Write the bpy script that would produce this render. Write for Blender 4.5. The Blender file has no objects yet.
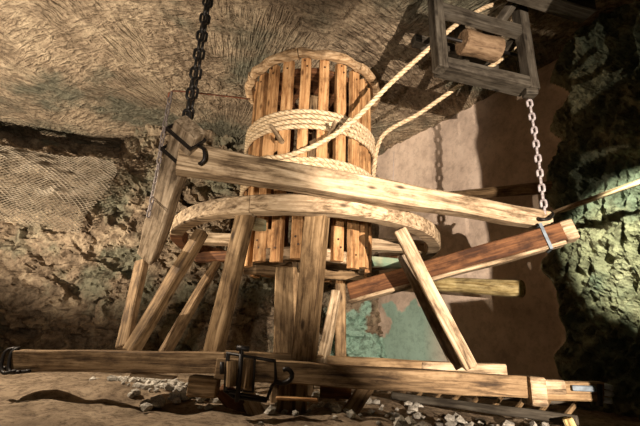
import bpy, bmesh, math, random
from mathutils import Vector, Matrix, noise

random.seed(7)
SC = bpy.context.scene
COL = SC.collection

# ---------------------------------------------------------------- camera
F_PX = 393.0
EYE = Vector((0, 0, 0.65))
zen = Vector((42.0, 1213.0, -F_PX)).normalized()      # world up seen in camera axes
fwd_c = Vector((0, 0, -1))
yw = (fwd_c - zen * fwd_c.dot(zen)).normalized()
xw = yw.cross(zen)
M3 = Matrix((xw, yw, zen))                            # camera axes -> world axes
cam_d = bpy.data.cameras.new('camera')
cam_d.sensor_width = 36.0
cam_d.lens = 36.0 * F_PX / 640.0
cam_d.clip_start = 0.02
cam = bpy.data.objects.new('camera', cam_d)
COL.objects.link(cam)
cam.matrix_world = Matrix.Translation(EYE) @ M3.to_4x4()
SC.camera = cam

def ray(px, py):
    return M3 @ Vector((px - 320.0, 213.0 - py, -F_PX))
def at(px, py, Y):
    d = ray(px, py); return EYE + d * (Y / d.y)
def atz(px, py, z):
    d = ray(px, py); return EYE + d * ((z - EYE.z) / d.z)

# ---------------------------------------------------------------- world, lights, exposure
w = bpy.data.worlds.new('world'); SC.world = w; w.use_nodes = True
bg = w.node_tree.nodes['Background']
bg.inputs[0].default_value = (1.0, 0.86, 0.68, 1); bg.inputs[1].default_value = 0.03
SC.view_settings.view_transform = 'Standard'
SC.view_settings.look = 'None'
SC.view_settings.exposure = 0.0
SC.view_settings.gamma = 1.0
SC.view_settings.use_curve_mapping = False

def spot(name, loc, aim, watts, col, size_deg, blend, radius):
    d = bpy.data.lights.new(name, 'SPOT'); d.energy = watts; d.color = col
    d.spot_size = math.radians(size_deg); d.spot_blend = blend; d.shadow_soft_size = radius
    o = bpy.data.objects.new(name, d); COL.objects.link(o); o.location = loc
    o.rotation_euler = (Vector(aim) - Vector(loc)).to_track_quat('-Z', 'Y').to_euler()
    return o
spot('floodlight_right', (2.45, -1.5, 0.72), (2.05, 7.0, 2.95), 4500, (1.0, 0.83, 0.67), 54, 0.4, 0.02)
spot('floodlight_left', (-5.6, 3.6, 0.45), (-4.3, 8.0, 6.4), 2700, (1.0, 0.84, 0.66), 98, 0.65, 0.02)
spot('floodlight_drum', (-5.4, 3.0, 0.45), (-0.1, 5.1, 2.85), 950, (1.0, 0.82, 0.62), 38, 0.3, 0.02)
spot('fill_low', (-0.4, 0.1, 0.9), (-1.6, 4.5, 3.4), 460, (1.0, 0.84, 0.68), 82, 0.5, 0.05)  # fill added near the camera to lift the timber fronts
spot('floodlight_high', (-4.6, 3.3, 4.3), (-2.6, 4.4, 0.3), 1700, (1.0, 0.83, 0.64), 66, 0.4, 0.04)
spot('floodlight_green', (3.15, 2.85, 2.7), (4.45, 5.05, 1.95), 950, (1.0, 0.98, 0.72), 47, 0.3, 0.02)

# ---------------------------------------------------------------- materials
def nodes_of(name):
    m = bpy.data.materials.new(name); m.use_nodes = True
    nt = m.node_tree; b = nt.nodes['Principled BSDF']
    return m, nt, b
def N(nt, t, **kw):
    n = nt.nodes.new(t)
    for k, v in kw.items():
        if k in n.inputs.keys(): n.inputs[k].default_value = v
        else: setattr(n, k, v)
    return n
def ramp(nt, stops):
    r = nt.nodes.new('ShaderNodeValToRGB')
    e = r.color_ramp.elements
    while len(e) < len(stops): e.new(0.5)
    for i, (p, c) in enumerate(stops):
        e[i].position = p; e[i].color = (*c, 1)
    return r
def mix(nt, fac, a, b, mode='MIX'):
    m = nt.nodes.new('ShaderNodeMix'); m.data_type = 'RGBA'; m.blend_type = mode
    L = nt.links
    if isinstance(fac, float): m.inputs[0].default_value = fac
    else: L.new(fac, m.inputs[0])
    for i, v in ((6, a), (7, b)):
        if isinstance(v, tuple): m.inputs[i].default_value = (*v, 1)
        else: L.new(v, m.inputs[i])
    return m.outputs[2]

def wood(name, light, mid, dark, rough=0.75, bump=0.5, stain=None, grain=16):
    """grain runs along the object's own X axis"""
    m, nt, b = nodes_of(name); L = nt.links
    tc = N(nt, 'ShaderNodeTexCoord'); oi = N(nt, 'ShaderNodeObjectInfo')
    sc = N(nt, 'ShaderNodeVectorMath', operation='SCALE'); sc.inputs['Scale'].default_value = 37.0
    cmb = N(nt, 'ShaderNodeCombineXYZ'); L.new(oi.outputs['Random'], cmb.inputs[0]); L.new(oi.outputs['Random'], cmb.inputs[1])
    L.new(cmb.outputs[0], sc.inputs[0])
    add = N(nt, 'ShaderNodeVectorMath', operation='ADD'); L.new(tc.outputs['Object'], add.inputs[0]); L.new(sc.outputs[0], add.inputs[1])
    mp = N(nt, 'ShaderNodeMapping'); mp.inputs['Scale'].default_value = (1.1, grain, grain); L.new(add.outputs[0], mp.inputs[0])
    n1 = N(nt, 'ShaderNodeTexNoise', Scale=1.6, Detail=7.0, Roughness=0.65, Distortion=0.6); L.new(mp.outputs[0], n1.inputs[0])
    mp2 = N(nt, 'ShaderNodeMapping'); mp2.inputs['Scale'].default_value = (2.5, 5, 5); L.new(add.outputs[0], mp2.inputs[0])
    n2 = N(nt, 'ShaderNodeTexNoise', Scale=1.3, Detail=5.0, Roughness=0.7); L.new(mp2.outputs[0], n2.inputs[0])
    r1 = ramp(nt, [(0.36, dark), (0.48, mid), (0.62, light)]); L.new(n1.outputs[0], r1.inputs[0])
    r2 = ramp(nt, [(0.36, (0.28, 0.24, 0.20)), (0.5, (0.80, 0.77, 0.73)), (0.62, (1, 1, 1))]); L.new(n2.outputs[0], r2.inputs[0])
    c = mix(nt, 0.85, r1.outputs[0], r2.outputs[0], 'MULTIPLY')
    # knots
    mp3 = N(nt, 'ShaderNodeMapping'); mp3.inputs['Scale'].default_value = (2.2, 6, 6); L.new(add.outputs[0], mp3.inputs[0])
    vo = N(nt, 'ShaderNodeTexVoronoi', Scale=1.0); L.new(mp3.outputs[0], vo.inputs[0])
    rk = ramp(nt, [(0.06, (1, 1, 1)), (0.16, (0, 0, 0))]); L.new(vo.outputs['Distance'], rk.inputs[0])
    c = mix(nt, rk.outputs[0], c, tuple(x * 0.5 for x in dark))
    if stain:
        n3 = N(nt, 'ShaderNodeTexNoise', Scale=1.4, Detail=4.0); L.new(add.outputs[0], n3.inputs[0])
        rs = ramp(nt, [(0.52, (0, 0, 0)), (0.62, (0.8, 0.8, 0.8))]); L.new(n3.outputs[0], rs.inputs[0])
        c = mix(nt, rs.outputs[0], c, stain)
    L.new(c, b.inputs['Base Color'])
    b.inputs['Roughness'].default_value = rough
    b.inputs['Specular IOR Level'].default_value = 0.25
    bp = N(nt, 'ShaderNodeBump', Strength=bump, Distance=0.012)
    L.new(n1.outputs[0], bp.inputs['Height']); L.new(bp.outputs[0], b.inputs['Normal'])
    return m

W_SLAT = wood('pale_pine', (0.62, 0.385, 0.19), (0.48, 0.265, 0.115), (0.24, 0.11, 0.04))
W_RIM = wood('rim_wood', (0.56, 0.42, 0.27), (0.40, 0.27, 0.15), (0.15, 0.09, 0.045), bump=0.8)
W_GREY = wood('weathered_oak', (0.42, 0.34, 0.25), (0.28, 0.22, 0.15), (0.11, 0.08, 0.05), bump=0.7)
W_PALE = wood('pale_timber', (0.60, 0.475, 0.33), (0.40, 0.30, 0.19), (0.13, 0.088, 0.05), bump=0.7)
W_STRUT = wood('tan_timber', (0.34, 0.235, 0.13), (0.215, 0.14, 0.07), (0.075, 0.044, 0.02), bump=0.6)
W_RED = wood('red_brown_timber', (0.21, 0.095, 0.038), (0.13, 0.055, 0.022), (0.07, 0.028, 0.012))
W_BROWN = wood('brown_timber', (0.33, 0.23, 0.13), (0.20, 0.13, 0.067), (0.07, 0.042, 0.02))
W_DARK = wood('grey_brown_timber', (0.10, 0.088, 0.07), (0.065, 0.056, 0.043), (0.03, 0.025, 0.018))
W_ROLL = wood('worn_roller_wood', (0.26, 0.18, 0.11), (0.19, 0.125, 0.075), (0.09, 0.055, 0.03))
W_GREEN = wood('green_stained_timber', (0.55, 0.50, 0.34), (0.38, 0.34, 0.20), (0.16, 0.13, 0.07), stain=(0.16, 0.28, 0.20))
W_YEL = wood('yellow_log_wood', (0.72, 0.62, 0.34), (0.55, 0.44, 0.20), (0.26, 0.18, 0.07))
W_NAIL = nodes_of('dark_peg_hole')[0]
W_NAIL.node_tree.nodes['Principled BSDF'].inputs['Base Color'].default_value = (0.05, 0.022, 0.01, 1)

def metal(name, col, rough, mt=0.9, spots=None):
    m, nt, b = nodes_of(name); L = nt.links
    tc = N(nt, 'ShaderNodeTexCoord')
    n1 = N(nt, 'ShaderNodeTexNoise', Scale=22.0, Detail=5.0); L.new(tc.outputs['Object'], n1.inputs[0])
    r = ramp(nt, [(0.4, col), (0.62, spots or tuple(c * 0.6 for c in col))]); L.new(n1.outputs[0], r.inputs[0])
    L.new(r.outputs[0], b.inputs['Base Color']); b.inputs['Roughness'].default_value = rough; b.inputs['Metallic'].default_value = mt
    bp = N(nt, 'ShaderNodeBump', Strength=0.3, Distance=0.004); L.new(n1.outputs[0], bp.inputs['Height']); L.new(bp.outputs[0], b.inputs['Normal'])
    return m
IRON = metal('black_iron', (0.028, 0.024, 0.022), 0.5, 0.6)
IRON_CH = metal('dark_chain_iron', (0.05, 0.047, 0.045), 0.42, 0.7)
STEEL = metal('grey_chain_steel', (0.42, 0.39, 0.40), 0.45, 0.0, (0.2, 0.17, 0.17))
BRACKET = metal('bracket_steel', (0.50, 0.56, 0.62), 0.5, 0.1)
STEEL2 = metal('dull_chain_steel', (0.28, 0.24, 0.23), 0.55, 0.2)
RUST = metal('rusty_steel', (0.36, 0.12, 0.06), 0.7, 0.3, (0.16, 0.06, 0.04))
BLUEST = metal('blue_grey_steel', (0.16, 0.20, 0.24), 0.5, 0.3)
WIRE = metal('net_wire', (0.30, 0.25, 0.18), 0.6, 0.3)

def rope_mat():
    m, nt, b = nodes_of('hemp_rope'); L = nt.links
    tc = N(nt, 'ShaderNodeTexCoord')
    n1 = N(nt, 'ShaderNodeTexNoise', Scale=30.0, Detail=5.0); L.new(tc.outputs['Object'], n1.inputs[0])
    r = ramp(nt, [(0.35, (0.42, 0.30, 0.165)), (0.6, (0.70, 0.56, 0.37))]); L.new(n1.outputs[0], r.inputs[0])
    at_ = N(nt, 'ShaderNodeAttribute', attribute_name='groove')
    c = mix(nt, at_.outputs['Fac'], r.outputs[0], (0.13, 0.07, 0.03))
    L.new(c, b.inputs['Base Color']); b.inputs['Roughness'].default_value = 0.85
    bp = N(nt, 'ShaderNodeBump', Strength=0.5, Distance=0.005); L.new(n1.outputs[0], bp.inputs['Height']); L.new(bp.outputs[0], b.inputs['Normal'])
    return m
ROPE = rope_mat()

def rock(name, stops, coat=None, patch=None, patch_lo=0.52, patch_hi=0.62, scale=1.0, fine=18.0, bump=0.8, bd=0.05, groove=None, patch2=None, rough=0.9, spk=0.8):
    m, nt, b = nodes_of(name); L = nt.links
    tc = N(nt, 'ShaderNodeTexCoord')
    n1 = N(nt, 'ShaderNodeTexNoise', Scale=1.6 * scale, Detail=9.0, Roughness=0.68); L.new(tc.outputs['Object'], n1.inputs[0])
    r = ramp(nt, stops); L.new(n1.outputs[0], r.inputs[0])
    c = r.outputs[0]
    for k, pt in enumerate((patch, patch2)):
        if not pt: continue
        np_ = N(nt, 'ShaderNodeTexNoise', Scale=(0.45 if k == 0 else 0.9) * scale, Detail=6.0, Roughness=0.6)
        mp = N(nt, 'ShaderNodeMapping'); mp.inputs['Location'].default_value = (3.1 + 7 * k, 1.7, 5.0); L.new(tc.outputs['Object'], mp.inputs[0]); L.new(mp.outputs[0], np_.inputs[0])
        rp = ramp(nt, [(patch_lo, (0, 0, 0)), (patch_hi, (1, 1, 1))]); L.new(np_.outputs[0], rp.inputs[0])
        cc = mix(nt, 0.6, pt, c, 'MULTIPLY')
        c = mix(nt, rp.outputs[0], c, cc if False else pt)
    if coat:      # mineral coat low on the wall near the far corner
        sp = N(nt, 'ShaderNodeSeparateXYZ'); L.new(tc.outputs['Object'], sp.inputs[0])
        nz = N(nt, 'ShaderNodeTexNoise', Scale=1.1, Detail=5.0); L.new(tc.outputs['Object'], nz.inputs[0])
        a1 = N(nt, 'ShaderNodeMath', operation='MULTIPLY_ADD'); L.new(nz.outputs[0], a1.inputs[0]); a1.inputs[1].default_value = 3.2; L.new(sp.outputs[2], a1.inputs[2])
        f1 = N(nt, 'ShaderNodeMapRange'); L.new(a1.outputs[0], f1.inputs[0]); f1.inputs[1].default_value = 2.95; f1.inputs[2].default_value = 2.85
        f2 = N(nt, 'ShaderNodeMapRange'); L.new(sp.outputs[0], f2.inputs[0]); f2.inputs[1].default_value = 0.1; f2.inputs[2].default_value = 0.4
        f3 = N(nt, 'ShaderNodeMapRange'); L.new(sp.outputs[0], f3.inputs[0]); f3.inputs[1].default_value = 2.6; f3.inputs[2].default_value = 2.2
        f4 = N(nt, 'ShaderNodeMath', operation='MULTIPLY'); L.new(f3.outputs[0], f4.inputs[0]); L.new(f2.outputs[0], f4.inputs[1]); f2 = f4
        fm = N(nt, 'ShaderNodeMath', operation='MULTIPLY'); L.new(f1.outputs[0], fm.inputs[0]); L.new(f2.outputs[0], fm.inputs[1])
        c = mix(nt, fm.outputs[0], c, coat)
    n2 = N(nt, 'ShaderNodeTexNoise', Scale=fine, Detail=8.0, Roughness=0.8); L.new(tc.outputs['Object'], n2.inputs[0])
    r2 = ramp(nt, [(0.40, (0.30, 0.27, 0.25)), (0.52, (1, 1, 1))]); L.new(n2.outputs[0], r2.inputs[0])
    c = mix(nt, spk, c, r2.outputs[0], 'MULTIPLY')
    h = n2.outputs[0]
    if groove:
        gx, gy, gs, gd = groove
        mp = N(nt, 'ShaderNodeMapping'); mp.inputs['Location'].default_value = (-gx, -gy, 0); L.new(tc.outputs['Object'], mp.inputs[0])
        ln = N(nt, 'ShaderNodeVectorMath', operation='LENGTH'); L.new(mp.outputs[0], ln.inputs[0])
        sx = N(nt, 'ShaderNodeSeparateXYZ'); L.new(mp.outputs[0], sx.inputs[0])
        an = N(nt, 'ShaderNodeMath', operation='ARCTAN2'); L.new(sx.outputs[1], an.inputs[0]); L.new(sx.outputs[0], an.inputs[1])
        outs = []
        for (kr, ka) in ((gs * 5.0, 14.0), (gs * 1.2, 75.0)):
            mr = N(nt, 'ShaderNodeMath', operation='MULTIPLY'); mr.inputs[1].default_value = kr; L.new(ln.outputs['Value'], mr.inputs[0])
            ma = N(nt, 'ShaderNodeMath', operation='MULTIPLY'); ma.inputs[1].default_value = ka; L.new(an.outputs[0], ma.inputs[0])
            cb = N(nt, 'ShaderNodeCombineXYZ'); L.new(mr.outputs[0], cb.inputs[0]); L.new(ma.outputs[0], cb.inputs[1])
            nn = N(nt, 'ShaderNodeTexNoise', Scale=1.0, Detail=3.0, Roughness=0.55, Distortion=0.7); L.new(cb.outputs[0], nn.inputs[0])
            outs.append(nn.outputs[0])
        msk = N(nt, 'ShaderNodeTexNoise', Scale=0.55, Detail=2.0); L.new(tc.outputs['Object'], msk.inputs[0])
        rm_ = ramp(nt, [(0.46, (0, 0, 0)), (0.54, (1, 1, 1))]); L.new(msk.outputs[0], rm_.inputs[0])
        mx = N(nt, 'ShaderNodeMix'); L.new(rm_.outputs[0], mx.inputs[0]); L.new(outs[0], mx.inputs[2]); L.new(outs[1], mx.inputs[3])
        ad = N(nt, 'ShaderNodeMath', operation='MULTIPLY_ADD'); L.new(mx.outputs[0], ad.inputs[0]); ad.inputs[1].default_value = gd; 
        hh = N(nt, 'ShaderNodeMath', operation='MULTIPLY'); L.new(h, hh.inputs[0]); hh.inputs[1].default_value = 0.5; L.new(hh.outputs[0], ad.inputs[2])
        h = ad.outputs[0]
        rg = ramp(nt, [(0.38, (0.42, 0.39, 0.36)), (0.52, (1, 1, 1))]); L.new(mx.outputs[0], rg.inputs[0])
        c = mix(nt, 0.5, c, rg.outputs[0], 'MULTIPLY')
    L.new(c, b.inputs['Base Color']); b.inputs['Roughness'].default_value = rough; b.inputs['Specular IOR Level'].default_value = 0.2
    bp = N(nt, 'ShaderNodeBump', Strength=bump, Distance=bd); L.new(h, bp.inputs['Height']); L.new(bp.outputs[0], b.inputs['Normal'])
    return m

R_CEIL = rock('hewn_salt_ceiling', [(0.30, (0.24, 0.18, 0.12)), (0.5, (0.44, 0.34, 0.23)), (0.68, (0.60, 0.48, 0.33))],
              patch=(0.20, 0.19, 0.135), fine=16.0, bump=1.0, bd=0.13, groove=(-2.5, 9.5, 3.0, 2.2))
R_BACK = rock('craggy_salt_rock', [(0.32, (0.12, 0.09, 0.06)), (0.5, (0.28, 0.21, 0.14)), (0.66, (0.50, 0.40, 0.27))], coat=(0.34, 0.52, 0.42),
              patch=(0.20, 0.19, 0.13), fine=6.0, bump=0.9, bd=0.08, scale=1.4)
R_RIGHT = rock('smooth_salt_wall', [(0.3, (0.50, 0.39, 0.31)), (0.5, (0.68, 0.54, 0.43)), (0.7, (0.78, 0.64, 0.52))], coat=(0.36, 0.52, 0.43), spk=0.3, fine=7.0, bump=0.35, bd=0.03)
R_ROUGH = rock('green_rough_salt', [(0.3, (0.14, 0.14, 0.09)), (0.5, (0.34, 0.34, 0.22)), (0.7, (0.58, 0.56, 0.38))], patch=(0.18, 0.22, 0.16), fine=8.0, bump=1.0, bd=0.08, scale=1.5)
R_FLOOR = rock('trodden_salt_floor', [(0.3, (0.14, 0.10, 0.065)), (0.5, (0.32, 0.24, 0.16)), (0.7, (0.50, 0.39, 0.27))], fine=14.0, bump=0.9, bd=0.05, scale=1.5)
R_STONE = rock('rubble_stone', [(0.3, (0.18, 0.17, 0.145)), (0.5, (0.46, 0.43, 0.37)), (0.65, (0.68, 0.64, 0.56))], fine=20.0, bump=0.6, bd=0.02, scale=3)

# ---------------------------------------------------------------- object helpers
WM = {}
def link(name, mesh, mat, parent=None, M=None, smooth=False):
    o = bpy.data.objects.new(name, mesh); COL.objects.link(o)
    if mat is not None:
        for mm in (mat if isinstance(mat, (list, tuple)) else [mat]): 
            if len(mesh.materials) < (len(mat) if isinstance(mat, (list, tuple)) else 1): mesh.materials.append(mm)
    M = M if M is not None else Matrix.Identity(4)
    if parent is not None:
        o.parent = parent; o.matrix_basis = WM[parent].inverted() @ M
    else: o.matrix_basis = M
    WM[o] = M.copy()
    if smooth: mesh.shade_smooth()
    return o
def empty(name, loc, label, cat, group=None):
    o = bpy.data.objects.new(name, None); COL.objects.link(o); o.location = loc
    WM[o] = Matrix.Translation(Vector(loc)); o.empty_display_size = 0.1
    return tag(o, label, cat, group)
def tag(o, label, cat, group=None, kind=None):
    o['label'] = label; o['category'] = cat
    if group: o['group'] = group
    if kind: o['kind'] = kind
    return o
def frame(p0, p1, up=Vector((0, 0, 1))):
    x = (p1 - p0).normalized()
    if abs(x.dot(up)) > 0.98: up = Vector((0, 1, 0))
    y = up.cross(x).normalized(); z = x.cross(y)
    M = Matrix.Identity(4)
    for i in range(3): M[i][0] = x[i]; M[i][1] = y[i]; M[i][2] = z[i]; M[i][3] = (p0[i] + p1[i]) / 2
    return M
def bm_mesh(bm, name='mesh'):
    bmesh.ops.recalc_face_normals(bm, faces=bm.faces)
    me = bpy.data.meshes.new(name); bm.to_mesh(me); bm.free(); return me
def prism_x(bm, L, w, h, w1=None, h1=None, seg=None, wob=0.006, ch=0.012, seed=0, chamf_end=0.0, offx=0, offy=0, offz=0):
    """chamfered hewn timber along X, centred"""
    w1 = w1 or w; h1 = h1 or h
    seg = seg or max(2, int(L / 0.12)); rings = []
    xs = [-L / 2 + L * i / seg for i in range(seg + 1)]
    if chamf_end: xs = [-L / 2, -L / 2 + chamf_end] + [x for x in xs if -L / 2 + chamf_end < x < L / 2 - chamf_end] + [L / 2 - chamf_end, L / 2]
    for i, x in enumerate(xs):
        t = (x + L / 2) / L; ww = (w + (w1 - w) * t) / 2; hh = (h + (h1 - h) * t) / 2
        if chamf_end and (i == 0 or i == len(xs) - 1): ww -= chamf_end * .5; hh -= chamf_end * .5
        c = min(ch, ww * .5, hh * .5)
        ring = []
        for (y, z) in ((-ww + c, -hh), (ww - c, -hh), (ww, -hh + c), (ww, hh - c), (ww - c, hh), (-ww + c, hh), (-ww, hh - c), (-ww, -hh + c)):
            v = Vector((x * 1.7 + seed * 13.1, y * 3, z * 3))
            dy = noise.noise(v) * wob * 2; dz = noise.noise(v + Vector((5, 9, 2))) * wob * 2
            ring.append(bm.verts.new((x + offx, y + dy + offy, z + dz + offz)))
        rings.append(ring)
    for a, b_ in zip(rings, rings[1:]):
        for k in range(8): bm.faces.new((a[k], a[(k + 1) % 8], b_[(k + 1) % 8], b_[k]))
    bm.faces.new(rings[0]); bm.faces.new(rings[-1])
SEED = [0]
def timber(name, p0, p1, w, h, mat, parent=None, up=Vector((0, 0, 1)), w1=None, h1=None, wob=0.006, ch=0.012, chamf_end=0.01, roll=0):
    """w across, h along 'up'"""
    p0, p1 = Vector(p0), Vector(p1)
    SEED[0] += 1
    bm = bmesh.new(); prism_x(bm, (p1 - p0).length, w, h, w1, h1, wob=wob, ch=ch, seed=SEED[0], chamf_end=chamf_end)
    M = frame(p0, p1, up)
    if roll: M = M @ Matrix.Rotation(roll, 4, 'X')
    return link(name, bm_mesh(bm, name), mat, parent, M)
def log_mesh(L, r0, r1, seed=0, n=12):
    bm = bmesh.new(); seg = max(3, int(L / .1)); rings = []
    for i in range(seg + 1):
        x = -L / 2 + L * i / seg; r = r0 + (r1 - r0) * i / seg
        ring = []
        for k in range(n):
            a = 2 * math.pi * k / n
            rr = r * (1 + .1 * noise.noise(Vector((x * 2, math.cos(a), math.sin(a) + seed * 7))))
            ring.append(bm.verts.new((x, rr * math.cos(a), rr * math.sin(a))))
        rings.append(ring)
    for a, b_ in zip(rings, rings[1:]):
        for k in range(n): bm.faces.new((a[k], a[(k + 1) % n], b_[(k + 1) % n], b_[k]))
    bm.faces.new(rings[0]); bm.faces.new(rings[-1])
    return bm_mesh(bm)
def log(name, p0, p1, r0, r1, mat, parent=None):
    p0, p1 = Vector(p0), Vector(p1); SEED[0] += 1
    return link(name, log_mesh((p1 - p0).length, r0, r1, SEED[0]), mat, parent, frame(p0, p1))
def smooth_path(pts, step):
    """Catmull-Rom resampled at about 'step'"""
    P = [Vector(p) for p in pts]; P = [P[0] * 2 - P[1]] + P + [P[-1] * 2 - P[-2]]
    out = []
    for i in range(1, len(P) - 2):
        a, b_, c, d = P[i - 1], P[i], P[i + 1], P[i + 2]
        n = max(1, int((c - b_).length / step))
        for k in range(n):
            t = k / n
            out.append(0.5 * ((2 * b_) + (c - a) * t + (2 * a - 5 * b_ + 4 * c - d) * t * t + (3 * b_ - a - 3 * c + d) * t ** 3))
    out.append(P[-2]); return out
def tube_bm(bm, path, r, n=8, closed=False, lobes=0, pitch=0.3, depth=0.25, attr=None):
    """swept tube; lobes > 0 makes laid rope"""
    m = len(path); rings = []; s = 0; prev_u = None
    for i, p in enumerate(path):
        a = path[(i - 1) % m] if (closed or i > 0) else p
        b_ = path[(i + 1) % m] if (closed or i < m - 1) else p
        t = (b_ - a).normalized()
        if prev_u is None:
            u = t.orthogonal().normalized()
        else:
            u = (prev_u - t * prev_u.dot(t)).normalized()
        prev_u = u; v = t.cross(u)
        if i: s += (p - path[i - 1]).length
        ph = 2 * math.pi * s / pitch
        ring = []
        for k in range(n):
            th = 2 * math.pi * k / n
            rr = r; g = 0
            if lobes:
                q = abs(math.cos(lobes * 0.5 * (th - ph))); rr = r * (1 - depth + depth * q ** 0.6); g = max(0, 1 - q * 2.2)
            vt = bm.verts.new(p + u * (rr * math.cos(th)) + v * (rr * math.sin(th)))
            if attr is not None: vt[attr] = g
            ring.append(vt)
        rings.append(ring)
    pr = list(zip(rings, rings[1:]))
    if closed: pr.append((rings[-1], rings[0]))
    for a, b_ in pr:
        for k in range(n): bm.faces.new((a[k], a[(k + 1) % n], b_[(k + 1) % n], b_[k]))
    if not closed:
        bm.faces.new(rings[0]); bm.faces.new(rings[-1])
def tube(name, pts, r, mat, parent=None, n=8, closed=False, smooth=True, step=None):
    path = [Vector(p) for p in pts] if step is None else smooth_path(pts, step)
    c = path[0].copy()
    bm = bmesh.new(); tube_bm(bm, [p - c for p in path], r, n, closed)
    return link(name, bm_mesh(bm, name), mat, parent, Matrix.Translation(c), smooth=smooth)
def rope(name, pts, r, parent=None, step=0.014):
    path = smooth_path(pts, step); c = path[0].copy()
    bm = bmesh.new(); at_ = bm.verts.layers.float.new('groove')
    tube_bm(bm, [p - c for p in path], r, 15, False, 3, r * 7.5, 0.28, at_)
    return link(name, bm_mesh(bm, name), ROPE, parent, Matrix.Translation(c), smooth=True)
LINKS = {}
def link_mesh(L, W, r):
    k = (L, W, r)
    if k in LINKS: return LINKS[k]
    path = []; hl = L / 2 - W / 2; R = W / 2 - r
    for s, cx in ((1, hl), (-1, -hl)):
        for i in range(9):
            a = -math.pi / 2 + math.pi * i / 8 + (0 if s > 0 else math.pi)
            path.append(Vector((cx + R * math.cos(a), R * math.sin(a), 0)))
    bm = bmesh.new(); tube_bm(bm, path, r, 7, True)
    me = bm_mesh(bm, 'chain_link'); me.shade_smooth(); LINKS[k] = me; return me
def chain(name, pts, L, W, r, mat, label, group=None):
    path = smooth_path(pts, 0.01)
    root = empty(name, path[0], label, 'chain', group)
    pitch = L - 2 * r * 1.05
    me = link_mesh(L, W, r)
    s = 0; k = 0; nxt = 0; prev = path[0]
    for i in range(1, len(path)):
        s += (path[i] - path[i - 1]).length
        if s >= nxt + pitch:
            M = frame(prev, path[i], Vector((0, 1, 0))) @ Matrix.Rotation(math.pi / 2 * (k % 2) + 0.5 + random.uniform(-.2, .2), 4, 'X')
            o = link('chain_link', me, mat, root, M)
            prev = path[i]; nxt += pitch; k += 1
    return root

def ring_mesh(cx_r, w, h, segs, a0=0, a1=2 * math.pi, wob=0.01, seed=0, c=0.015):
    """rectangular-section ring about Z at origin: mean radius cx_r, radial width w, height h"""
    bm = bmesh.new(); full = abs(a1 - a0 - 2 * math.pi) < 1e-4; rings = []
    n = segs if full else segs + 1
    for i in range(n):
        a = a0 + (a1 - a0) * i / segs
        ring = []
        for (x, z) in ((-w/2 + c, -h/2), (w/2 - c, -h/2), (w/2, -h/2 + c), (w/2, h/2 - c), (w/2 - c, h/2), (-w/2 + c, h/2), (-w/2, h/2 - c), (-w/2, -h/2 + c)):
            rr = cx_r + x + wob * noise.noise(Vector((a * 5, x * 4 + seed, z * 4)))
            zz = z + wob * noise.noise(Vector((a * 5 + 9, x * 4, z * 4 + seed)))
            ring.append(bm.verts.new((rr * math.cos(a), rr * math.sin(a), zz)))
        rings.append(ring)
    pr = list(zip(rings, rings[1:]))
    if full: pr.append((rings[-1], rings[0]))
    for a, b_ in pr:
        for k in range(8): bm.faces.new((a[k], a[(k + 1) % 8], b_[(k + 1) % 8], b_[k]))
    if not full: bm.faces.new(rings[0]); bm.faces.new(rings[-1])
    return bm_mesh(bm)

def struct(o): o['kind'] = 'structure'; return o
def fr(p, o=5, l=2.1, h=1.0):
    return noise.fractal(p, h, l, o, noise_basis='PERLIN_ORIGINAL')
def grid_surface(name, f, nu, nv, mat, smooth=False):
    """f(u,v)->Vector, u,v in 0..1"""
    vs = [f(i / nu, j / nv) for j in range(nv + 1) for i in range(nu + 1)]
    fs = [(j * (nu + 1) + i, j * (nu + 1) + i + 1, (j + 1) * (nu + 1) + i + 1, (j + 1) * (nu + 1) + i) for j in range(nv) for i in range(nu)]
    me = bpy.data.meshes.new(name); me.from_pydata(vs, [], fs); me.update()
    return link(name, me, mat, smooth=smooth)

# ---------------------------------------------------------------- the chamber
CZ = 5.35
def facet(p, s):
    d, pts = noise.voronoi(p * s)
    c = noise.cell_vector(pts[0] * 3.0)
    return (p * s - pts[0]).dot(c - Vector((.5, .5, .5))) * 1.1
def back_pt(X, z):
    """craggy wall behind, running from the left to the far corner"""
    Y = 9.35 + (X - 0.8) * 0.235
    base = Vector((X, Y, z))
    q = Vector((X * 1.0, z * 1.3, 3.0))
    q = q + Vector((fr(q * 1.5, 3), fr(q * 1.5 + Vector((7, 7, 7)), 3), 0)) * 0.22
    d = fr(q * 0.55, 3) * 0.30 + facet(q, 1.2) * 0.50 + facet(q + Vector((4, 1, 2)), 2.8) * 0.28 + facet(q + Vector((1, 8, 2)), 6.0) * 0.10 + abs(fr(q * 3.0, 4)) * 0.12
    zt = 4.38 + 0.12 * fr(Vector((X * 1.5, 0, 0)), 3)
    rec = max(0, min(1, (z - zt) / 0.12)) * max(0, min(1, (-4.1 - X) / 0.8))
    d = d * (1 - 0.5 * rec) - 1.0 * rec
    d *= min(1, max(0.15, (2.3 - X) / 2.0))
    if z < 0.7: d += (0.7 - z) * 0.5
    return base + Vector((0.2, -0.97, 0)) * d
grid_surface('wall_back', lambda u, v: back_pt(-12 + 15.5 * u, -0.6 + 6.3 * v), 420, 170, R_BACK)['kind'] = 'structure'

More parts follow.
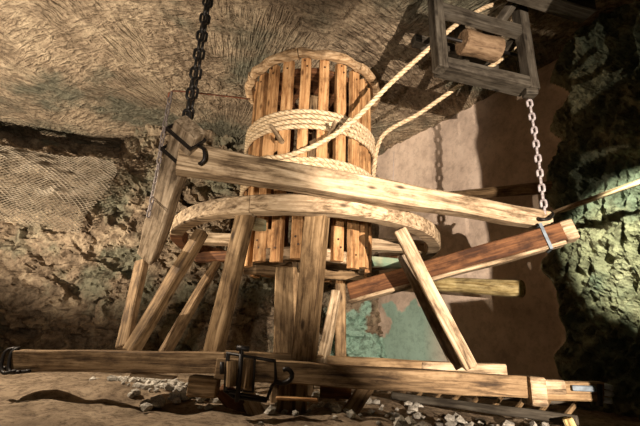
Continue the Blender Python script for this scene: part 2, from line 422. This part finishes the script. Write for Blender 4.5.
RN = Vector((-0.84, -0.535, 0))
def bulge(t, z):
    # t is distance along the wall from the near corner
    k = max(0, min(1, (7.0 - t) / 1.3)); k = k * k * (3 - 2 * k)
    return k
def right_pt(t, z, extra=0):
    a = Vector((7.44, 0.1, 0)); dirn = Vector((-0.537, 0.8436, 0))
    p = a + dirn * t; p.z = z
    q = Vector((t, z, 7.0))
    d = fr(q * 0.6, 3) * 0.06
    edge = 7.15 + 0.35 * fr(Vector((z * 1.2, 2, 1)), 3) - 0.18 * max(0, z - 2)
    k = max(0, min(1, (edge - t) / 0.35)); k = k * k * (3 - 2 * k)
    qq = Vector((t * 1.0 + z * 0.5, z * 0.45 - t * .2, 7.0))
    d += k * (0.32 + 0.18 * fr(q * 0.9, 3) + 0.12 * (1 - 2 * abs(fr(qq * 6.5, 3))) + 0.05 * fr(q * 9, 4))
    return p + RN * (d + extra), k
wr = grid_surface('wall_right', lambda u, v: right_pt(11.8 * u, -0.6 + 6.3 * v)[0], 440, 210, [R_RIGHT, R_ROUGH])
wr['kind'] = 'structure'
for pgn in wr.data.polygons:
    i = pgn.index % 440; j = pgn.index // 440
    if right_pt(11.8 * i / 440, -0.6 + 6.3 * j / 210)[1] > 0.25: pgn.material_index = 1

def blocker_pt(u, v):  # unseen rock added out of view to cut the right light's shadow edge
    z = -0.6 + 6.3 * v
    pl = [(7.2, 0.9), (2.95, 1.35), (2.69, 1.8), (3.4, 2.5), (6.4, 2.3)]
    k = u * 4; i = min(3, int(k)); f = k - i
    X = pl[i][0] * (1 - f) + pl[i + 1][0] * f; Y = pl[i][1] * (1 - f) + pl[i + 1][1] * f
    q = Vector((X, Y, z))
    X -= 0.20 * max(0, min(1, (1.0 + 0.03 * noise.noise(q * 9) - z) / 0.03)) if X < 3 else 0
    return Vector((X + 0.018 * fr(q * 3.0, 4), Y + 0.03 * fr(q * 2, 4), z))
struct(grid_surface('light_blocker', blocker_pt, 120, 240, R_ROUGH))

def ceil_pt(u, v):
    X = -13 + 22 * u; Y = -2 + 13.5 * v
    q = Vector((X, Y, 0))
    z = CZ + fr(q * 0.4, 3) * 0.10 + fr(q * 2.2, 4) * 0.035
    dx, dy = X + 2.5, Y - 9.5; rr = math.hypot(dx, dy); an = math.atan2(dy, dx)
    k = noise.noise(Vector((X * .55, Y * .55, 9))) 
    st = noise.noise(Vector((rr * 6.0, an * 8, 1))) if k < 0 else noise.noise(Vector((rr * 2.2, an * 42, 1)))
    z += 0.035 * st + 0.02 * noise.noise(Vector((X * 9, Y * 9, 4)))
    if X < -3.0: z -= 0.30 * min(1.0, (-3.0 - X) / 3.0) 
    return Vector((X, Y, z))
struct(grid_surface('ceiling', ceil_pt, 560, 380, R_CEIL))
def floor_z(X, Y):
    q = Vector((X, Y, 0))
    z = fr(q * 0.7, 4) * 0.07 + fr(q * 3, 4) * 0.035 + abs(noise.noise(q * 6)) * 0.02
    z += 0.13 * math.exp(-((X + 3.4) ** 2 / 3.5 + (Y - 5.0) ** 2 / 2.2))
    if X > 0.6: z -= 0.10 * min(1, (X - 0.6))
    if Y < 3.2: z -= 0.15 * min(1, (3.2 - Y))
    return z
struct(grid_surface('floor', lambda u, v: Vector((-13 + 22 * u, -2 + 13.5 * v, floor_z(-13 + 22 * u, -2 + 13.5 * v))), 360, 240, R_FLOOR, smooth=True))

# ---------------------------------------------------------------- rope drum with its vertical shaft
AX = at(310, 160, 5.2); AX.z = 0
axx, axy = AX.x, AX.y
ZT, ZB = 4.22, 1.47
drum = empty('rope_drum', (axx, axy, ZB), 'tall round wooden rope drum of upright slats hanging under the rock ceiling', 'rope drum')
NS = 22
def slat_mesh(L, w, th, seed):
    bm = bmesh.new(); prism_x(bm, L, w, th, wob=0.004, ch=0.01, seed=seed)
    for f in bm.faces: f.material_index = 0
    for x in (-L / 2 + 0.16, L / 2 - 0.13):
        for dx, dy in ((0, 0.0),) if seed % 2 else ((0, -0.02), (0.09, 0.015)):
            r = bmesh.ops.create_cone(bm, cap_ends=True, segments=8, radius1=0.014, radius2=0.012, depth=0.012, matrix=Matrix.Translation((x + dx, dy, th / 2 + 0.003)))
            for v in r['verts']:
                for f in v.link_faces: f.material_index = 1
    return bm_mesh(bm)
slat_variants = [slat_mesh(1.0, 0.155, 0.09, s) for s in range(4)]
def put_slat(name, a, R, z0, z1, wdt, th, seed, mats):
    p0 = Vector((axx + R * math.cos(a), axy + R * math.sin(a), z0)); p1 = p0.copy(); p1.z = z1
    rad = Vector((math.cos(a), math.sin(a), 0)); x = Vector((0, 0, 1)); y = rad.cross(x); M = Matrix.Identity(4)
    for i in range(3): M[i][0] = x[i]; M[i][1] = y[i]; M[i][2] = rad[i]; M[i][3] = (p0[i] + p1[i]) / 2
    link(name, slat_mesh(z1 - z0, wdt, th, seed), mats, drum, M)
for k in range(NS):
    a = 2 * math.pi * k / NS + 0.05
    zb = ZB + (0.0 if k % 2 else 0.04) + random.uniform(-.02, .02)
    put_slat('slat', a, 0.84, zb, ZT - 0.02, 0.143 + random.uniform(-.015, .012), 0.085, k, [W_SLAT, W_NAIL])
TR = Matrix.Translation
for k in range(7):     # rim felloes
    a0 = 2 * math.pi * k / 7 - 1.75
    me = ring_mesh(0.955, 0.13, 0.12, 16, a0, a0 + 2 * math.pi / 7 - 0.012, 0.034, k, 0.038)
    link('rim_segment', me, W_RIM, drum, TR((axx, axy, ZT - 0.01 + 0.008 * (k % 2))))
link('top_disc', ring_mesh(0.52, 0.52, 0.08, 40, wob=0.004), W_RED, drum, TR((axx, axy, ZT - 0.12)))
link('middle_disc', ring_mesh(0.50, 0.54, 0.08, 40, wob=0.004), W_RED, drum, TR((axx, axy, 2.75)))
link('bottom_hoop', ring_mesh(0.76, 0.09, 0.14, 48, wob=0.008), W_PALE, drum, TR((axx, axy, ZB + 0.12)))
link('bottom_disc', ring_mesh(0.48, 0.48, 0.06, 40, wob=0.004), W_STRUT, drum, TR((axx, axy, ZB + 0.16)))
timber('shaft', (axx, axy, 0.02), (axx, axy, ZT - 0.06), 0.34, 0.34, W_BROWN, drum)
for a in (0.0, math.pi / 2):
    d = Vector((math.cos(a + .2), math.sin(a + .2), 0)) * 0.80
    c = Vector((axx, axy, ZB + 0.02))
    timber('bottom_arm', c - d, c + d, 0.11, 0.12, W_STRUT, drum)
def peg(a, z, L=0.3, tip=0.0):
    c = Vector((axx + 0.84 * math.cos(a), axy + 0.84 * math.sin(a), z)); e = c + Vector((math.cos(a) * L, math.sin(a) * L, tip))
    log('peg', c, e, 0.032, 0.026, W_PALE, drum)
peg(-1.95, 2.97, 0.36, 0.06); peg(-1.30, 3.02, 0.34, 0.08); peg(-0.12, 2.72, 0.40, 0.0); peg(3.3, 2.72, 0.25)

# rope wound on the drum, then leading up to the roller
r_ = 0.031
def helix(a0, a1, z0, z1, R, n=None):
    n = n or int(abs(a1 - a0) / 0.17)
    return [Vector((axx + R * math.cos(a0 + (a1 - a0) * i / n), axy + R * math.sin(a0 + (a1 - a0) * i / n), z0 + (z1 - z0) * i / n)) for i in range(n + 1)]
Rr = 0.84 + 0.045 + r_
e0 = -2.62
coil = helix(e0 - 2 * math.pi * 4.6, e0 - 3.4, 3.42, 3.42 - 0.071 * 4.06, Rr)
pathA = coil + helix(e0 - 3.4, e0, 3.42 - 0.071 * 4.06, 2.87, Rr + 0.01, 20)[1:]
pathA += [at(268, 158, 4.30), at(290, 155, 4.12), at(320, 143, 4.03), at(352, 122, 3.97), at(392, 82, 3.95), at(432, 46, 4.05), at(456, 25, 4.14), at(482, 9, 4.25), at(515, -6, 4.4), at(560, -45, 4.6)]
tag(rope('hauling_rope', pathA, r_), 'thick pale laid rope coiled round the drum front and leading up to the roller frame', 'rope')
coil2 = helix(-3.4, -3.4 + 2 * math.pi * 2.6, 2.60, 2.79, Rr)
pathB = coil2
ae = coil2[-1]
pathB = helix(-3.6 - 2 * math.pi * 3, -0.35, 2.50, 2.72, Rr) + [at(382, 137, 5.0), at(420, 113, 4.9), at(462, 84, 4.8), at(500, 60, 4.75), at(525, 35, 4.8), at(545, 5, 5.0)]
tag(rope('hauling_rope', pathB, 0.033), 'second thinner rope leaving the right side of the drum behind the roller frame', 'rope')

# ---------------------------------------------------------------- brake ring and the turning frame under the drum
ring = empty('brake_ring', (axx, axy, 1.85), 'big curved wooden ring circling the lower half of the slatted drum', 'wooden ring')
RR = 1.66
cuts = [-2.75, -1.86, -0.62, 0.5, 1.6, 2.6, -2.75 + 2 * math.pi]
for k in range(6):
    link('ring_segment', ring_mesh(RR, 0.16, 0.17, 22, cuts[k], cuts[k + 1] - 0.006, 0.012, k), W_PALE if k in (0, 1, 2) else W_RED, ring, TR((axx, axy, 1.87)))
def rp(a, R=RR, z=1.8): return Vector((axx + R * math.cos(a), axy + R * math.sin(a), z))
timber('cross_arm', rp(math.pi + .02, RR - 0.05, 1.90), rp(math.pi + .02, 0.86, 1.90), 0.15, 0.15, W_PALE, ring)
timber('cross_arm', rp(0.0, 0.86, 1.90), rp(0.0, RR - .05, 1.90), 0.15, 0.16, W_PALE, ring)
timber('cross_arm', rp(0.3, 0.86, 1.72), rp(0.22, RR, 1.72), 0.12, 0.14, W_GREEN, ring)
timber('cross_arm', rp(math.pi - .28, RR, 1.74), rp(math.pi - .3, 0.86, 1.74), 0.12, 0.14, W_RED, ring)
br = timber('bracket_block', at(246, 222, 3.75), at(262, 226, 4.1), 0.12, 0.12, W_GREEN, ring)

# struts from ring to draw beam (each a loose timber of its own)
def strut(a, b, w, h, mat, label, group='slanting struts under the wooden ring', roll=0):
    o = timber('strut', a, b, w, h, mat, up=Vector((0, -1, 0.3)), roll=roll or 0.3)
    return tag(o, label, 'strut', group)
strut(at(246, 214, 3.70), at(213, 354, 4.08), 0.165, 0.14, W_STRUT, 'wide tan strut leaning left from the ring, just left of the slats')
strut(at(318, 213, 3.66), at(304, 359, 4.08), 0.215, 0.16, W_STRUT, 'widest upright strut standing in front of the drum slats, behind the hook')
strut(at(399, 230, 3.88), at(470, 367, 4.06), 0.13, 0.12, W_PALE, 'pale strut leaning right, nearer of the two right of the drum')
strut(at(402, 256, 4.35), at(456, 367, 4.25), 0.10, 0.10, W_GREY, 'greyish strut leaning right just behind the pale one')
strut(at(202, 232, 4.3), at(130, 352, 4.02), 0.13, 0.12, W_STRUT, 'long golden brown strut leaning left over the rocky wall')
strut(at(217, 262, 5.6), at(164, 354, 4.6), 0.12, 0.10, W_BROWN, 'short brown strut leaning left behind the golden one')
strut(at(142, 262, 4.6), at(123, 348, 4.1), 0.13, 0.10, W_BROWN, 'narrow brown strut below the left chained beam, farthest left of the struts')
strut(at(336, 292, 4.6), at(321, 372, 4.2), 0.10, 0.10, W_PALE, 'thin round-edged pinkish strut between centre strut and post')

# ---------------------------------------------------------------- hanging frame of three beams
tag(timber('long_beam', at(178, 158, 2.95), at(546, 221, 4.22), 0.20, 0.25, W_PALE, wob=0.010, ch=0.02, h1=0.18), 'heavy pale hewn beam crossing in front of the drum from left to right', 'beam')
tag(timber('chained_beam', at(189, 126, 2.72), at(148, 256, 4.55), 0.22, 0.14, W_GREY, roll=0.45, up=Vector((0.25, 0, 1)), wob=0.01, ch=0.012), 'thick weathered beam hung by the big left chain, near end up', 'beam')
d0 = at(573, 230, 3.98); d1 = at(350, 292, 4.78)
db = tag(timber('chained_beam', d0, d1, 0.17, 0.20, W_RED, wob=0.006, ch=0.012), 'red-brown beam with pale square end, hung by the steel chain at right', 'beam')

dn = (d1 - d0).normalized()
timber('pale_end', d0 - dn * 0.005, d0 + dn * 0.11, 0.185, 0.215, W_PALE, db)
timber('painted_lit_underside', d0 + dn * 0.1 - Vector((0, 0, 0.12)), d1 - Vector((0, 0, 0.12)), 0.17, 0.04, W_PALE, db)  # added board; its pale colour stands for light on the beam's underside
# bolts / straps
def band(name, p, axis, w, h, t, mat, parent=None, width=0.03):
    M = frame(p - axis.normalized() * .01, p + axis.normalized() * .01)
    bm = bmesh.new()
    for (ya, za, yb, zb) in ((-w/2 - t, -h/2 - t, w/2 + t, -h/2), (-w/2 - t, h/2, w/2 + t, h/2 + t), (-w/2 - t, -h/2, -w/2, h/2), (w/2, -h/2, w/2 + t, h/2)):
        bmesh.ops.create_cube(bm, size=1, matrix=TR((0, (ya + yb) / 2, (za + zb) / 2)) @ Matrix.Diagonal((width, yb - ya, zb - za, 1)))
    return link(name, bm_mesh(bm), mat, parent, M)
ax = (d1 - d0)
tag(band('iron_strap', d0 + ax.normalized() * 0.29, ax, 0.185, 0.275, 0.008, BLUEST), 'thin steel strap clasping the red-brown beam below the steel chain', 'strap')

# chains
b0 = at(189, 126, 2.72)
chain('hanging_chain', [at(186, 121, 2.78), at(190, 95, 2.78), at(198, 50, 2.78), at(208, -8, 2.80), at(208, -8, 2.80) + Vector((.0, .02, 1.6))], 0.125, 0.075, 0.0125, IRON_CH, 'large black chain holding the near end of the weathered beam at upper left')
chain('hanging_chain', [at(189, 119, 2.86), at(196, 85, 2.86), at(201, 55, 2.86), at(211, -8, 2.88)], 0.125, 0.07, 0.0125, IRON_CH, 'second strand of black chain doubled close behind the large one')
chain('hanging_chain', [at(171, 92, 3.5), at(163, 135, 3.5), at(156, 180, 3.52), at(147, 222, 3.55)], 0.085, 0.05, 0.0085, STEEL2, 'thin small-linked grey chain hanging left of the weathered beam')
chain('hanging_chain', [at(529, 100, 4.12), at(534, 130, 4.12), at(540, 175, 4.12), at(545, 216, 4.12)], 0.125, 0.08, 0.0155, STEEL, 'shiny steel chain hanging from the roller frame to the red-brown beam')
tag(tube('rusty_rod', [at(168, 100, 3.5), at(169, 93, 3.5), at(173, 91, 3.5), at(188, 92, 3.55), at(250, 99, 3.95)], 0.008, RUST, n=6, step=0.05), 'thin rusty rod the small chain hangs from', 'rod')
BM = WM[bpy.data.objects['chained_beam']]
def strap_on(Mb, x, w, h, label):
    o = band('iron_strap', Vector((0, 0, 0)), Vector((1, 0, 0)), w, h, 0.012, IRON, width=0.035)
    o.matrix_basis = Mb @ Matrix.Translation((x, 0, 0)); tag(o, label, 'strap')
LB = (at(189, 126, 2.72) - at(148, 256, 4.55)).length / 2
strap_on(BM, -LB + 0.10, 0.235, 0.155, 'black iron strap round the top end of the weathered beam')
strap_on(BM, -LB + 0.34, 0.235, 0.155, 'black iron strap round the weathered beam where the long beam meets it')
tag(tube('iron_loop', [at(199, 146, 2.85), at(204, 150, 2.8), at(204, 160, 2.8), at(199, 164, 2.82)], 0.014, IRON, step=0.02), 'small black iron loop right of the weathered beam top', 'loop')
tag(tube('chain_shackle', [at(536, 216, 4.2), at(540, 219, 4.0), at(549, 219, 4.0), at(553, 214, 4.1), at(549, 211, 4.22)], 0.016, IRON, n=8, step=0.02), 'dark shackle where the steel chain meets the red-brown beam', 'shackle')
tag(tube('hanging_wire', [at(393, 184, 5.3), at(394, 151, 5.3)], 0.003, STEEL, n=5), 'hair-thin upright wire right of the drum peg', 'wire')

# ---------------------------------------------------------------- roller frame under the ceiling
fa = at(440, 66, 3.95); fb = at(531, 87, 4.30)
fdir = (fb - fa); fdir.z = 0; fdir.normalize(); fback = Vector((-fdir.y, fdir.x, 0))
z0 = (fa.z + fb.z) / 2; fa.z = fb.z = z0
rf = empty('roller_frame', (fa + fb) / 2, 'dark box frame of squared timbers with a roller, hung below the ceiling at upper right', 'roller frame')
D = 0.62
ua = Vector((0, 0, 1))
for c in (fa, fb):
    timber('post', c - ua * 0.06, Vector((c.x, c.y, CZ)), 0.17, 0.14, W_DARK, rf, up=fdir)
for c, zz in ((fa.lerp(fb, 0.62) + fback * D, 0.42), (fb + fback * D, 0.42)):
    timber('post', c + ua * zz, Vector((c.x, c.y, CZ)), 0.13, 0.12, W_DARK, rf, up=fdir)
for zz, off, dp in ((0.04, 0.06, 0.25), (0.86, 0.0, 0.13), (0.9, D, 0.13)):
    timber('rail', fa + fdir * 0.02 + fback * off + ua * zz, fb - fdir * 0.02 + fback * off + ua * zz, dp, 0.15, W_DARK, rf)
for c in (fb,):
    timber('rail', c + ua * 0.86, c + fback * D + ua * 0.86, 0.11, 0.12, W_DARK, rf)
timber('foot_block', fb + Vector((-.10, 0, -.09)) , fb + Vector((.05, 0, -.09)), 0.13, 0.09, W_DARK, rf)
rm = at(480, 46, 4.42)
bmr = bmesh.new()
prof = [(-0.29, 0.15), (-0.27, 0.175), (-0.18, 0.168), (0, 0.155), (0.18, 0.166), (0.27, 0.175), (0.29, 0.155)]
rings = [[bmr.verts.new((x, r * math.cos(2 * math.pi * k / 20), r * math.sin(2 * math.pi * k / 20))) for k in range(20)] for x, r in prof]
for a, b in zip(rings, rings[1:]):
    for k in range(20): bmr.faces.new((a[k], a[(k + 1) % 20], b[(k + 1) % 20], b[k]))
bmr.faces.new(rings[0]); bmr.faces.new(rings[-1])
rol = link('roller', bm_mesh(bmr), W_ROLL, rf, frame(rm - fdir * .3, rm + fdir * .3), smooth=False)
tube('roller_axle', [rm - fdir * 0.62, rm + fdir * 0.75], 0.022, IRON, rol)
tag(timber('ceiling_beam', at(512, -12, 3.85), at(588, 12, 4.1), 0.24, 0.2, W_DARK), 'stout dark beam end fixed under the ceiling at the top right', 'beam')
tag(timber('ceiling_beam', at(535, -30, 3.9), at(500, 22, 4.28), 0.10, 0.12, W_DARK), 'thinner dark rail slanting from the roller frame up to the ceiling', 'beam')

# ---------------------------------------------------------------- draw beam low across the picture
YB = 3.9
lb = empty('draw_beam', at(280, 372, YB), 'long hewn draw beam lying low across the whole scene, iron brackets at both ends', 'beam')
timber('left_timber', at(17, 359.5, YB), at(226, 362.5, YB), 0.18, 0.175, W_BROWN, lb, wob=0.008, ch=0.008)
timber('right_timber', at(218, 368, YB - .03), at(523, 386.5, YB - .06), 0.20, 0.18, W_BROWN, lb, wob=0.008, ch=0.008)
timber('splice_block', at(526, 390, YB - .12), at(541, 391, YB - .12), 0.2, 0.23, W_PALE, lb)
timber('splice_plank', at(538, 386, YB), at(561, 387, YB), 0.16, 0.12, W_PALE, lb)
timber('tip_timber', at(538, 390, YB + .05), at(602, 391, YB + .05), 0.15, 0.165, W_STRUT, lb)
timber('lower_block', at(190, 385, YB), at(218, 387, YB), 0.16, 0.17, W_STRUT, lb)
timber('end_plate', at(572, 388, YB - .05), at(596, 389, YB - .05), 0.03, 0.05, BLUEST, lb, wob=0)
for (x0_, y0_, x1_, y1_) in ((599, 384, 600, 406), (604, 386, 612, 388), (604, 393, 612, 394), (604, 400, 611, 401)):
    tube('end_bracket', [at(x0_, y0_, YB - .02), at(x1_, y1_, YB - .02)], 0.026, BRACKET if x0_ > 600 else IRON, lb)
for pts in (((17, 348), (5, 352), (2, 372), (16, 371)), ((20, 348), (12, 352), (9, 371), (20, 372)), ((0, 366), (14, 372), (30, 371))):
    tube('end_bracket', [at(x, y, YB - 0.05 - 0.03 * i) for i, (x, y) in enumerate(pts)], 0.016, IRON, lb, step=0.03)
tag(timber('plank', at(200, 356, 4.26), at(505, 371, 4.26), 0.10, 0.13, W_STRUT, wob=0.006), 'long brown plank lying behind the draw beam, its top edge lit', 'plank')
tag(timber('plank', at(420, 368, 4.3), at(503, 370, 4.3), 0.2, 0.12, W_PALE), 'short pale plank wedge with a green tinge behind the right struts', 'plank')
tag(timber('plank', at(132, 374, 4.02), at(176, 377, 4.02), 0.10, 0.03, W_PALE), 'small lit slip of wood under the left part of the draw beam', 'plank')

# iron harness clevis and hook
cl = empty('iron_clevis', at(250, 375, 3.55), 'black forged iron harness frame clamped round the draw beam', 'clevis')
Yc = 3.58
tube('outer_frame', [at(x, y, Yc) for x, y in ((227, 353), (275, 361), (276, 382), (272, 386), (266, 401), (234, 397), (225, 391))], 0.016, IRON, cl, closed=True)
tube('inner_frame', [at(x, y, Yc - .03) for x, y in ((229, 354), (255, 357), (253, 392), (226, 390))], 0.013, IRON, cl, closed=True)
tube('pin', [at(242, 346, Yc - .03), at(240, 372, Yc - .03), at(237, 402, Yc - .03)], 0.02, IRON, cl)
tube('pin_head', [at(237, 348, Yc - .03), at(249, 349, Yc - .03)], 0.024, IRON, cl)
tube('side_lug', [at(222, 362, Yc - .02), at(222, 374, Yc - .02)], 0.02, IRON, cl)
tube('hook', [at(x, y, Yc) for x, y in ((274, 381), (283, 383), (290, 380), (292, 374), (288, 369), (283, 370))], 0.021, IRON, cl, step=0.02)
tube('crossbar', [at(229, 392, Yc - .03), at(269, 399, Yc)], 0.012, IRON, cl)
log('wooden_chock', at(232, 361, Yc - .01), at(231, 386, Yc - .01), 0.045, 0.05, W_STRUT, cl)
log('wooden_chock', at(249, 359, Yc + .0), at(246, 388, Yc + .0), 0.045, 0.055, W_STRUT, cl)

# timbers under the draw beam
def brace(p, q, w, h, mat, label): tag(timber('brace', p, q, w, h, mat, up=Vector((0, -1, .2))), label, 'brace', 'timbers under the draw beam')
brace(at(222, 388, 4.1), at(262, 434, 3.9), 0.16, 0.1, W_RED, 'red-brown brace slanting down to the right beneath the black iron clevis')
brace(at(246, 392, 4.1), at(266, 432, 3.78), 0.14, 0.1, W_PALE, 'pale brace beneath the clevis, beside the red-brown one')
brace(at(367, 386, 4.1), at(338, 430, 3.9), 0.14, 0.11, W_STRUT, 'golden brace slanting down to the left below the draw beam, right of centre')
brace(at(320, 392, 4.1), at(351, 393, 4.1), 0.1, 0.13, W_RED, 'rust-red wooden block tucked under the draw beam right of the hook')
tag(timber('post', at(294, 384, 4.12), at(291, 436, 4.05), 0.27, 0.2, W_STRUT, up=Vector((0, -1, 0))), 'thick square post standing below the hook and the centre strut', 'post')
tag(timber('post', at(287, 268, 4.75), at(283, 404, 4.75), 0.26, 0.14, W_STRUT, up=Vector((0, -1, 0))), 'wide tan upright post left of the centre strut under the drum', 'post')
tag(timber('post', at(340, 284, 4.75), at(341, 400, 4.75), 0.12, 0.12, W_STRUT, up=Vector((0, -1, 0))), 'narrow olive-brown post under the right edge of the drum slats', 'post')
tag(timber('crosspiece', at(276, 398, 3.78), at(318, 400, 3.78), 0.08, 0.03, W_SLAT), 'thin reddish slip nailed across the square post', 'crosspiece')

# poles by the right wall
tag(log('pole', at(425, 198, 7.75), at(555, 187, 5.6), 0.085, 0.10, W_STRUT), 'brown round pole jutting from the wall behind the steel chain', 'pole')
tag(log('pole', at(405, 282, 7.6), at(522, 289, 5.9), 0.12, 0.13, W_YEL), 'thick yellow log lying behind the right struts', 'pole')
tag(timber('pole', at(545, 216, 5.15), at(656, 176, 3.9), 0.05, 0.06, W_PALE), 'long thin pale pole slanting up along the right wall', 'pole')

# ladder in the dark lower right
lad = empty('ladder', at(480, 412, 4.3), 'low dark timber ladder lying in the rubble at the lower right', 'ladder')
la0, la1 = at(392, 396, 5.0), at(578, 420, 3.75)
lc0, lc1 = at(400, 386, 5.6), at(590, 404, 4.2)
timber('rail', la0, la1, 0.06, 0.08, W_DARK, lad); timber('rail', lc0, lc1, 0.06, 0.08, W_DARK, lad)
for i in range(9):
    t = (i + .5) / 9
    timber('rung', la0.lerp(la1, t), lc0.lerp(lc1, t), 0.04, 0.04, W_STRUT, lad)
tag(timber('block', at(567, 418, 3.7), at(576, 438, 3.68), 0.10, 0.08, W_YEL), 'small yellow wooden block at the near end of the ladder', 'block')

# ---------------------------------------------------------------- rubble
def stone_bm(bm, c, s, seed, flat=0.7):
    r = bmesh.ops.create_icosphere(bm, subdivisions=1, radius=1)
    for v in r['verts']:
        k = 1 + 0.55 * noise.noise(v.co * 1.3 + Vector((seed * 3.3, seed, 1)))
        v.co = Vector((v.co.x * k * s, v.co.y * k * s * 0.85, v.co.z * k * s * flat)) + c
bm = bmesh.new(); n = 0
for i in range(420):
    if i < 260: px = random.gauss(175, 34); py = random.gauss(390, 5) + (px - 175) * 0.10
    elif i < 340: px = random.gauss(350, 50); py = random.gauss(402, 9)
    else: px = random.gauss(480, 50); py = random.gauss(418, 8)
    if py < 380: continue
    p = atz(px, py, 0.05)
    if p.y > 8 or p.y < 2.5: continue
    p.z = floor_z(p.x, p.y) + 0.02
    stone_bm(bm, p, random.uniform(0.02, 0.055), i)
tag(link('rubble', bm_mesh(bm), R_STONE), 'loose pale and grey broken rubble scattered under the draw beam', 'rubble', kind='stuff')
smeshes = []
for k in range(6):
    bm = bmesh.new(); stone_bm(bm, Vector((0, 0, 0)), 1.0, 50 + k); smeshes.append(bm_mesh(bm, 'stone'))
for i in range(26):
    if i < 14: px = random.uniform(130, 260); py = random.uniform(386, 408)
    else: px = random.uniform(400, 560); py = random.uniform(408, 424)
    p = atz(px, py, 0.05); p.z = floor_z(p.x, p.y) + 0.04
    s = random.uniform(0.045, 0.085)
    o = link('stone', smeshes[i % 6], R_STONE, None, Matrix.Translation(p) @ Matrix.Rotation(random.uniform(0, 6), 4, 'Z') @ Matrix.Diagonal((s, s, s, 1)))
    if i < 14: tag(o, 'fist-sized pale stone among the rubble under the left half of the draw beam', 'stone', 'stones in the left rubble')
    else: tag(o, 'fist-sized pale stone in the dark rubble at the lower right', 'stone', 'stones in the right rubble')

# ---------------------------------------------------------------- wire net on the left wall
def net():
    bm = bmesh.new(); nu, nv = 112, 54
    def P(u, v):
        X = -9.8 + 5.4 * u; zt = 4.2 - 0.15 * u; zb = 2.75 - 0.3 * u * u * (1 if u < .85 else .9)
        z = zt + (zb - zt) * v
        X += 0.1 * math.sin(v * 5) - 0.9 * max(0, u - .6) * abs(v - .15)
        base = Vector((X, 9.35 + (X - 0.8) * 0.235, z))
        out = 0.62 + 0.18 * math.sin(v * math.pi) * (1 - .4 * u) + 0.16 * fr(Vector((X * 1.4, z * 1.8, 0)), 3)
        return base + Vector((0.2, -0.97, 0)) * out
    vs = [[bm.verts.new(P(i / nu, j / nv)) for i in range(nu + 1)] for j in range(nv + 1)]
    # diamond mesh: keep only faces made from alternate diagonals
    for j in range(1, nv):
        for i in range(1, nu):
            if (i + j) % 2 == 0:
                bm.faces.new((vs[j][i - 1], vs[j - 1][i], vs[j][i + 1], vs[j + 1][i])) if True else None
    loose = [v for v in bm.verts if not v.link_faces]
    bmesh.ops.delete(bm, geom=loose, context='VERTS')
    o = link('wire_net', bm_mesh(bm), WIRE)
    md = o.modifiers.new('wires', 'WIREFRAME'); md.thickness = 0.022; md.use_replace = True; md.use_even_offset = False
    return o
tag(net(), 'fine diamond wire net sagging over the rocky wall at left', 'net')
